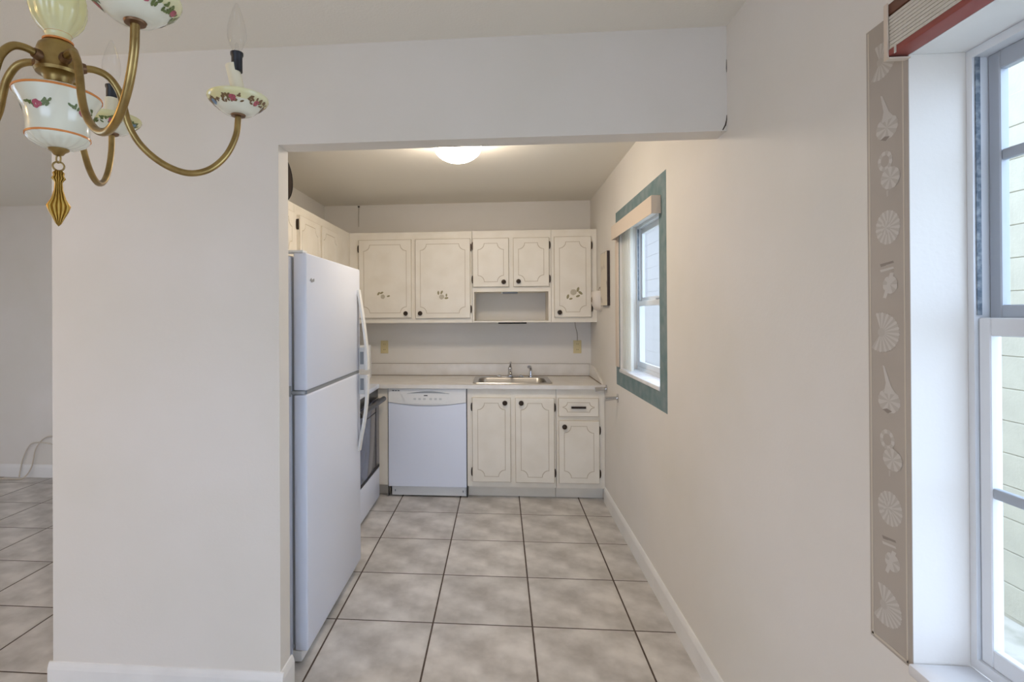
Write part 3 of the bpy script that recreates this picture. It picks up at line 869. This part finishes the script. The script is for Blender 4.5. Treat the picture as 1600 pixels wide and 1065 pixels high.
# ------------------------------------------------------------------ kitchen ceiling light
cl = thing('ceiling_light', 'lit white glass dome flush-mounted on the kitchen ceiling', 'ceiling lamp', (-0.235, 3.0, ZC))
mk('mounting_pan', lathe(new(), [(0, ZC - 0.001), (0.155, ZC - 0.001), (0.157, ZC - 0.02), (0.148, ZC - 0.032), (0.132, ZC - 0.034)], -0.235, 3.0, 40), 'bronze', cl, 40)
prof = [(0.138, ZC - 0.034)] + [(0.138 * math.cos(t * PI / 2), ZC - 0.046 - 0.098 * math.sin(t * PI / 2)) for t in [k / 10 for k in range(10)]] + [(0, ZC - 0.144)]
mk('glass_dome', lathe(new(), prof, -0.235, 3.0, 40), 'dome', cl, 60)

# ------------------------------------------------------------------ small things in the kitchen
def outlet(x, label):
    t = thing('wall_outlet', label, 'outlet', (x, YB, 1.10), 'almond outlets above the counter')
    p = B('cover_plate', 'almond', t, x - 0.035, x + 0.035, YB - 0.006, YB - 0.0005, 1.095, 1.210, 0.003)
    for z in (1.128, 1.177):
        q = mk('receptacle', prism(new(), [(x + 0.016 * math.cos(2 * PI * i / 16), z + 0.014 * math.sin(2 * PI * i / 16)) for i in range(16)], FY(YB - 0.006), 0.0, 0.002), 'almond', t)
        for dx in (-0.006, 0.006):
            mk('slot', box(new(), x + dx - 0.0015, x + dx + 0.0015, YB - 0.0085, YB - 0.008, z - 0.004, z + 0.005), 'almond_d', q)
    return t
outlet(-1.054, 'almond wall outlet left of the sink near the refrigerator handle')
outlet(0.676, 'almond wall outlet below the corner cabinet right of the sink')
cw = tag(mk('lamp_cord', tube(new(), spline([(0.676, YB - 0.006, 1.205), (0.675, YB - 0.008, 1.27), (0.660, YB - 0.012, 1.33), (0.655, YB - 0.012, 1.373)], 4), 0.0025, 6), 'wire'),
         'thin cord rising from the right outlet to the corner cabinet', 'cord')

pc = thing('picture', 'pale unframed canvas with dark edges hung beside the kitchen window', 'picture', (0.785, 4.06, 1.50))
bm = new(); box(bm, 0.774, 0.7935, 3.94, 4.185, 1.503, 1.902)
mk('stretcher_edge', bm, 'dkwood', pc)
mk('canvas_face', box(new(), 0.7725, 0.7739, 3.942, 4.183, 1.505, 1.900), 'canvas', pc)

wp = thing('wall_pocket', 'white ceramic wall pocket with flowered back plate beside the corner cabinet', 'ornament', (0.76, 4.29, 1.47))
bm = new()
n = 24
prism(bm, [(4.29 + 0.085 * math.cos(2 * PI * k / n), 1.562 + 0.100 * math.sin(2 * PI * k / n)) for k in range(n)], lambda u, v, d: (XR - d, u, v), 0.0005, 0.010)
mk('back_plate', bm, 'plate', wp, 40)
bm = new()
rings = []
for k, (zf, rf_) in enumerate(((-0.086, 0.35), (-0.075, 0.62), (-0.045, 0.88), (0.0, 1.0), (0.04, 0.96), (0.062, 0.90), (0.068, 0.86), (0.066, 0.78), (0.0, 0.80))):
    rings.append([bm.verts.new((XR - 0.0102 - 0.068 * rf_ * math.sin(PI * q / 14), 4.29 + 0.066 * rf_ * math.cos(PI * q / 14), 1.555 + zf)) for q in range(15)])
for p_, q_ in zip(rings, rings[1:]):
    for k in range(14):
        bm.faces.new((p_[k], p_[k + 1], q_[k + 1], q_[k]))
bm.faces.new(rings[0])
mk('pocket', bm, 'plate', wp, 50)
bm = new()
for k in range(26):
    a_ = 2 * PI * k / 26
    cy_, cz_ = 4.29 + 0.074 * math.cos(a_), 1.562 + 0.088 * math.sin(a_)
    bm.faces.new([bm.verts.new((XR - 0.0106, cy_ + 0.010 * math.cos(2 * PI * i / 6 + k), cz_ + 0.006 * math.sin(2 * PI * i / 6 + k))) for i in range(6)])
for k in range(5):
    a_ = 2 * PI * k / 5
    bm.faces.new([bm.verts.new((XR - 0.0102 - 0.068 * math.sin(1.8 + 0.10 * math.cos(a_) + 0.08 * math.cos(t)) - 0.0012, 4.29 + 0.066 * math.cos(1.8 + 0.10 * math.cos(a_) + 0.08 * math.cos(t)), 1.555 + 0.014 * math.sin(a_) + 0.010 * math.sin(t))) for t in [2 * PI * i / 6 for i in range(6)]])
tag(mk('flower_print', bm, 'brownleaf', wp), 'dark flower print', None, None, 'stuff')

ph = thing('paper_towel_holder', 'empty chrome paper towel holder arms on the wall by the counter end', 'holder', (XR, 3.95, 0.86))
for y, z in ((4.085, 0.878), (3.70, 0.868)):
    a = mk('arm', tube(new(), [(XR - 0.007, y, z), (XR - 0.02, y, z), (XR - 0.06, y, z - 0.004), (XR - 0.085, y, z - 0.006)], [0.014, 0.012, 0.014, 0.016], 12), 'chrome', ph, 50)
    bm = new()
    prism(bm, [(y + 0.024 * math.cos(2 * PI * i / 18), z + 0.03 * math.sin(2 * PI * i / 18)) for i in range(18)], lambda u, v, d: (XR - d, u, v), 0.0005, 0.007)
    mk('wall_disc', bm, 'chrome', a)
hk = tag(mk('wall_hook', tube(new(), spline([(XR - 0.035, 2.45, ZC), (XR - 0.035, 2.45, ZC - 0.012), (XR - 0.03, 2.44, ZC - 0.022), (XR - 0.025, 2.45, ZC - 0.03), (XR - 0.033, 2.46, ZC - 0.032)], 4), 0.0025, 6), 'wire'),
         'tiny hook in the kitchen ceiling near the right wall', 'hook')
hk2 = thing('wall_nail', 'small nail with hanging thread high on the kitchen back wall', 'nail', (-1.29, YB, 2.42))
mk('nail', lathe(new(), [(0, 2.425), (0.008, 2.426), (0.008, 2.438), (0, 2.439)], -1.285, YB - 0.009, 10), 'bronze', hk2)
mk('thread', tube(new(), [(-1.285, YB - 0.006, 2.43), (-1.287, YB - 0.005, 2.33), (-1.286, YB - 0.005, 2.25)], 0.0018, 5), 'wire', hk2)

# loose cable by the living room wall
cb = thing('loose_cable', 'white cable looping up the living room wall from the floor', 'cable', (-4.3, YL - 0.05, 0))
pts = [(-4.62, YL - 0.10, 0.006), (-4.45, YL - 0.085, 0.006), (-4.32, YL - 0.09, 0.006), (-4.24, YL - 0.07, 0.012), (-4.20, YL - 0.03, 0.10), (-4.17, YL - 0.018, 0.26), (-4.08, YL - 0.018, 0.36), (-3.96, YL - 0.018, 0.375)]
mk('cable', tube(new(), spline(pts, 5), 0.005, 8), 'cord', cb, 60)
pts = [(-4.30, YL - 0.05, 0.012), (-4.31, YL - 0.025, 0.08), (-4.29, YL - 0.018, 0.18), (-4.22, YL - 0.018, 0.30), (-4.12, YL - 0.018, 0.315), (-4.0, YL - 0.018, 0.30)]
mk('cable', tube(new(), spline(pts, 5), 0.005, 8), 'cord', cb, 60)
bm = new(); box(bm, -4.66, -4.60, YL - 0.12, YL - 0.08, 0.001, 0.03, 0.005)
mk('plug', bm, 'dark', cb, 40)

# ------------------------------------------------------------------ chandelier
CXh, CYh = -0.6428, 0.7289
ch = thing('chandelier', 'brass chandelier with flowered ceramic cups hanging near the camera', 'chandelier', (CXh, CYh, 1.573))
bowl = [(0.013, 1.686), (0.022, 1.6885), (0.032, 1.694), (0.0375, 1.6995), (0.0392, 1.703), (0.0385, 1.7065), (0.0385, 1.720), (0.0410, 1.735), (0.0460, 1.748), (0.0525, 1.759), (0.0538, 1.7635), (0.050, 1.768), (0.030, 1.772), (0.012, 1.774)]
mk('ceramic_bowl', lathe(new(), bowl, CXh, CYh, 72, lambda k, a: 1 + (0.13 * abs(math.sin(8 * a)) - 0.06 if k in (1, 2) else 0.05 * abs(math.sin(8 * a)) - 0.03 if k == 3 else 0)), 'ivory_w', ch, 50)
def band(r, z, h=0.0016, w=0.0008):
    return mk('orange_band', lathe(new(), [(r - 0.001, z - h), (r + w, z - h), (r + w, z + h), (r - 0.001, z + h)], CXh, CYh, 56), 'orange', ch)
band(0.0538, 1.7635, 0.0014); band(0.0392, 1.7032, 0.0013)
urn = [(0.016, 1.843), (0.0155, 1.848), (0.0165, 1.853), (0.024, 1.862), (0.031, 1.873), (0.035, 1.888), (0.0355, 1.903), (0.032, 1.918), (0.024, 1.930), (0.015, 1.938), (0.014, 1.945), (0.017, 1.950)]
mk('ceramic_urn', lathe(new(), urn, CXh, CYh, 72, lambda k, a: 1 + (0.10 * abs(math.sin(5 * a)) - 0.06 if 3 <= k <= 9 else 0)), 'ivory', ch, 50)
band(0.0162, 1.8545, 0.0012); band(0.0185, 1.8425, 0.0012, 0.0006)
hub = [(0.009, 1.7735), (0.0240, 1.7745), (0.0240, 1.7763), (0.0130, 1.7780), (0.0165, 1.7820), (0.0175, 1.7870), (0.0200, 1.7915), (0.0272, 1.7945), (0.0292, 1.7985), (0.0272, 1.8020), (0.0262, 1.8060), (0.0262, 1.8280), (0.0240, 1.8350), (0.0190, 1.8395), (0.0160, 1.8425)]
mk('brass_hub', lathe(new(), hub, CXh, CYh, 40), 'brass', ch, 40)
bcap = [(0.003, 1.676), (0.006, 1.6775), (0.0085, 1.681), (0.0125, 1.6835), (0.0135, 1.6855), (0.011, 1.6875), (0.004, 1.688)]
mk('bottom_cap', lathe(new(), bcap, CXh, CYh, 28), 'brass', ch, 40)
mk('hanging_loop', tube(new(), [(CXh + 0.0035 * math.cos(t), CYh, 1.672 + 0.006 * math.sin(t)) for t in [2 * PI * k / 20 for k in range(21)]], 0.0012, 8), 'brass', ch, 60)
RA = 0.77
ca, sa = math.cos(RA), math.sin(RA)
mk('ring', tube(new(), [(CXh + 0.0068 * math.cos(t) * ca, CYh + 0.0068 * math.cos(t) * sa, 1.661 + 0.0066 * math.sin(t)) for t in [2 * PI * k / 24 for k in range(25)]], 0.0013, 8), 'brass', ch, 60)
# fluted leaf pendant: ribs fanning out, both faces
bm = new()
out = [(0.0, 1.6555), (0.0045, 1.6545), (0.0075, 1.651), (0.0065, 1.647), (0.009, 1.643), (0.0065, 1.640), (0.0048, 1.6365), (0.0056, 1.626), (0.0092, 1.613), (0.0148, 1.603), (0.0118, 1.594), (0.0078, 1.586), (0.0036, 1.577), (0.0, 1.573)]
nc = 41
front, back = [], []
for w_, z in out:
    fr, bk = [], []
    for k in range(nc):
        u = -1 + 2 * k / (nc - 1)
        rib = 0.0022 * abs(math.cos(u * PI * 2.5)) * min(1, w_ / 0.006)
        dome = 0.0032 * (1 - u * u) * min(1, w_ / 0.008)
        for lst, s in ((fr, -1), (bk, 1)):
            n_ = s * (0.0008 + dome + rib)
            lst.append(bm.verts.new((CXh + u * w_ * ca - n_ * sa, CYh + u * w_ * sa + n_ * ca, z)))
    front.append(fr); back.append(bk)
for G_ in (front, back):
    for a, b in zip(G_, G_[1:]):
        for k in range(nc - 1):
            bm.faces.new((a[k], a[k + 1], b[k + 1], b[k]))
for a, b, c, d in zip(front, front[1:], back, back[1:]):
    bm.faces.new((a[0], b[0], d[0], c[0])); bm.faces.new((a[-1], b[-1], d[-1], c[-1]))
bmesh.ops.remove_doubles(bm, verts=bm.verts[:], dist=1e-6)
mk('leaf_pendant', bm, 'gold', ch, 60)
mk('stem', lathe(new(), [(0.0, 1.949), (0.008, 1.950), (0.010, 1.956), (0.006, 1.962), (0.005, 2.02), (0.0, 2.021)], CXh, CYh, 16), 'brass', ch, 40)
zz = 2.018; k = 0
while zz < ZC - 0.05:
    a = k % 2 * PI / 2
    mk('chain_link', tube(new(), [(CXh + 0.008 * math.cos(t) * math.cos(a), CYh + 0.008 * math.cos(t) * math.sin(a), zz + 0.0145 + 0.0165 * math.sin(t)) for t in [2 * PI * i / 16 for i in range(17)]], 0.0018, 6), 'brass', ch, 60)
    zz += 0.0275; k += 1
mk('ceiling_canopy', lathe(new(), [(0, zz - 0.01), (0.006, zz - 0.01), (0.01, ZC - 0.035), (0.05, ZC - 0.02), (0.062, ZC - 0.004), (0.062, ZC - 0.0005), (0, ZC - 0.0005)], CXh, CYh, 32), 'brass', ch, 40)

def deco(parent, prof, cx, cy, spots, mats):
    """small painted petals laid on a surface of revolution: spots = (ang, t along profile index, radius, mat)"""
    bm = new()
    for ang, t, rr, mi in spots:
        i = min(int(t), len(prof) - 2); f = t - i
        r = prof[i][0] + (prof[i + 1][0] - prof[i][0]) * f
        z = prof[i][1] + (prof[i + 1][1] - prof[i][1]) * f
        dr, dz = prof[i + 1][0] - prof[i][0], prof[i + 1][1] - prof[i][1]
        ln = math.hypot(dr, dz); dr /= ln; dz /= ln
        nrm = Vector((dz * math.cos(ang), dz * math.sin(ang), -dr))
        e1 = Vector((-math.sin(ang), math.cos(ang), 0)); e2 = Vector((dr * math.cos(ang), dr * math.sin(ang), dz))
        c = Vector((cx + r * math.cos(ang), cy + r * math.sin(ang), z)) + nrm * 0.0006
        ro = random.random() * 6
        n = 7
        sx, sy = (rr, rr) if mi not in (1, 2) else (rr, rr * 0.5)
        pts = []
        for k in range(n):
            a = 2 * PI * k / n
            px, py = sx * math.cos(a), sy * math.sin(a)
            pts.append(c + e1 * (px * math.cos(ro) - py * math.sin(ro)) + e2 * (px * math.sin(ro) + py * math.cos(ro)))
        fc_ = bm.faces.new([bm.verts.new(p) for p in pts]); fc_.material_index = mi
    return tag(mk('flower_print', bm, mats, parent), 'hand-painted flower garland', None, None, 'stuff')
AC = math.atan2(-CYh, -CXh)       # azimuth from the hub towards the photographer
sp_ = []
for base in (AC - 0.60, AC + 0.72, AC + 2.1, AC - 1.9):
    sp_ += [(base + random.uniform(-0.07, 0.07), 7.1 + random.uniform(-0.2, 0.2), 0.0040, 0) for _ in range(5)]
    sp_ += [(base, 7.1, 0.0022, 3)]
    for q in range(16):
        d = random.choice((-1, 1)) * random.uniform(0.10, 0.42)
        sp_.append((base + d, 7.05 + abs(d) * 1.2 + random.uniform(-0.35, 0.25), 0.0034, 1))
deco(ch, bowl, CXh, CYh, sp_, ['rose', 'leaf', 'brownleaf', 'ivory_w'])

CUP = [(0.006, 0.0), (0.016, 0.002), (0.024, 0.0035), (0.031, 0.009), (0.040, 0.0165), (0.0475, 0.023), (0.0502, 0.0275), (0.0500, 0.0305), (0.046, 0.0300), (0.030, 0.0235), (0.012, 0.0200), (0.0, 0.0200)]
ARM = [(0.026, 1.8110), (0.044, 1.8135), (0.061, 1.808), (0.0745, 1.790), (0.081, 1.768), (0.0875, 1.740), (0.101, 1.7145), (0.1225, 1.694), (0.149, 1.6805), (0.177, 1.6775), (0.206, 1.690), (0.231, 1.718), (0.2465, 1.755), (0.250, 1.787)]
ZCUP = 1.789
for i in range(5):
    t = math.radians(-31.6 + 72 * i)
    c_, s_ = math.cos(t), math.sin(t)
    at = lambda r, z: (CXh + r * c_, CYh + r * s_, z)
    ax, ay = CXh + 0.25 * c_, CYh + 0.25 * s_
    arm = mk('arm', tube(new(), spline([at(r, z) for r, z in ARM], 5), 0.0052, 14), 'brass', ch, 60)
    mk('collar', tube(new(), [at(0.0245, 1.8105), at(0.030, 1.8118), at(0.034, 1.8124)], [0.0078, 0.0078, 0.0066], 16), 'copper', arm, 40)
    mk('cup_washer', lathe(new(), [(0.0055, 1.7865), (0.0115, 1.7875), (0.0125, 1.790), (0.010, 1.7915), (0.0055, 1.7915)], ax, ay, 20), 'copper', arm, 40)
    bm = lathe(new(), [(r, z + ZCUP) for r, z in CUP], ax, ay, 48)
    for f in bm.faces:
        f.material_index = 1 if f.calc_center_median().z < ZCUP + 0.0185 and f.normal.z < 0.5 else 0
    cup = mk('drip_cup', bm, ['ivory', 'ivory_w'], arm, 50)
    spots = []
    pal = (0, 1, 2, 3)
    for gk in range(6):
        b0 = gk * PI / 3 + 0.35 + i * 0.4
        fl = [0, 3, 0][(gk + i) % 3]
        spots += [(b0 + random.uniform(-0.06, 0.06), 3.9 + random.uniform(-0.25, 0.25), 0.0042, fl) for _ in range(4)]
        for q in range(24):
            d = random.uniform(-0.44, 0.44)
            spots.append((b0 + d, 4.0 + random.uniform(-0.5, 0.7), 0.0036, 1 if i != 1 else 2))
    deco(arm, [(r, z + ZCUP) for r, z in CUP], ax, ay, spots, ['rose', 'leaf', 'brownleaf', 'blueflower'])
    zc0 = ZCUP + 0.020
    if i == 1:      # the bent sleeve
        pth = [(ax, ay, zc0 - 0.004), (ax, ay, zc0 + 0.018), (ax - 0.0015, ay, zc0 + 0.030), (ax - 0.006, ay, zc0 + 0.048), (ax - 0.0105, ay - 0.001, zc0 + 0.068)]
        tube(bm := new(), spline(pth, 4), 0.0112, 20)
    else:
        bm = new()
        lathe(bm, [(0.0112, zc0), (0.0112, zc0 + 0.048), (0.0105, zc0 + 0.0485), (0.0, zc0 + 0.0485)], ax, ay, 20)
    mk('candle_sleeve', bm, 'candle', arm, 50)
    zs = zc0 + 0.040 if i != 1 else zc0 + 0.056
    sx_ = ax if i != 1 else ax - 0.002
    mk('socket', lathe(new(), [(0.0, zs), (0.0092, zs), (0.0092, zs + 0.026), (0.0108, zs + 0.029), (0.0108, zs + 0.033), (0.0, zs + 0.033)], sx_, ay, 20), 'socket', arm, 40)
    zb = zs + 0.033
    bl = [(0.0060, zb), (0.0070, zb + 0.004), (0.0120, zb + 0.014), (0.0150, zb + 0.024), (0.0158, zb + 0.033), (0.0150, zb + 0.044), (0.0122, zb + 0.057), (0.0085, zb + 0.069), (0.0050, zb + 0.079), (0.0020, zb + 0.086), (0.0, zb + 0.0875)]
    bulb = mk('bulb', lathe(new(), bl, sx_, ay, 28), 'bulb', arm, 60)
    fb = new()
    tube(fb, [(sx_, ay, zb + 0.001), (sx_, ay, zb + 0.014), (sx_, ay, zb + 0.018)], [0.0035, 0.0028, 0.0006], 8)
    mk('filament_stem', fb, 'bulb', arm, 60)

# ------------------------------------------------------------------ outside the windows
struct('ground_outside', box(new(), -14, 14, -14, 24, -0.6, -0.45), 'ground', 'pale ground outside the windows')
ow = struct('wall_outside', box(new(), 3.12, 3.3, 2.2, 4.6, -0.45, 2.96), 'blockwall', 'pale painted block wall outside the dining window')
bmk = new(); box(bmk, 0, 0.0125, 0, 0.396, 0, 0.196, 0.004, 1)
bmesh.ops.recalc_face_normals(bmk, faces=bmk.faces[:])
bme = bpy.data.meshes.new('block'); bmk.to_mesh(bme); bmk.free(); bme.materials.append(M['blockwall'])
for r in range(16):
    for c in range(6):
        y = 2.2 + c * 0.4 + (0.2 if r % 2 else 0)
        if y + 0.392 > 4.6: continue
        o = bpy.data.objects.new('block', bme); o.location = (3.1115, y, -0.43 + r * 0.2); COL.objects.link(o); o.parent = ow
nh = thing('neighbour_house', 'pale blue sided building beyond the kitchen window', 'building', (4.2, 13, -0.45))
mk('wall', box(new(), 2.9, 6.0, 9.7, 16.5, -0.45, 4.2), 'siding', nh)
for k in range(20):
    mk('siding_board', box(new(), 2.894, 2.8998, 9.7, 16.5, -0.43 + k * 0.23, -0.204 + k * 0.23), 'siding', nh)
def shrub(x, y, h, label):
    t = thing('shrub', label, 'shrub', (x, y, -0.45))
    bm = new()
    for k in range(6):
        a = k * 1.05
        tube(bm, spline([(x, y, -0.46), (x + 0.05 * math.cos(a), y + 0.05 * math.sin(a), h * 0.3), (x + 0.28 * math.cos(a), y + 0.28 * math.sin(a), h * 0.8)], 4), 0.012, 5)
    mk('stems', bm, 'bark', t)
    bm = new()
    rnd = random.Random(int(h * 1000))
    for k in range(900):
        u = rnd.random() * 2 * PI; w = rnd.random() ** 0.5; zz_ = rnd.uniform(-0.1, 1.0) * h
        rr = 0.42 * w * math.sin(PI * (0.17 + 0.78 * max(0, zz_) / h))
        c = Vector((x + rr * math.cos(u), y + rr * math.sin(u), zz_))
        e1 = Vector((rnd.gauss(0, 1), rnd.gauss(0, 1), rnd.gauss(0, 1))).normalized()
        e2 = e1.cross(Vector((rnd.gauss(0, 1), rnd.gauss(0, 1), rnd.gauss(0, 1)))).normalized()
        L_, W_ = 0.05, 0.018
        bm.faces.new([bm.verts.new(c + e1 * p * L_ + e2 * q * W_) for p, q in ((-1, 0), (0, -1), (1, 0), (0, 1))])
    tag(mk('foliage', bm, 'green', t, None, False), 'green leaves', None, None, 'stuff')
shrub(2.95, 8.6, 1.9, 'green leafy shrub outside the kitchen window by the pale building')
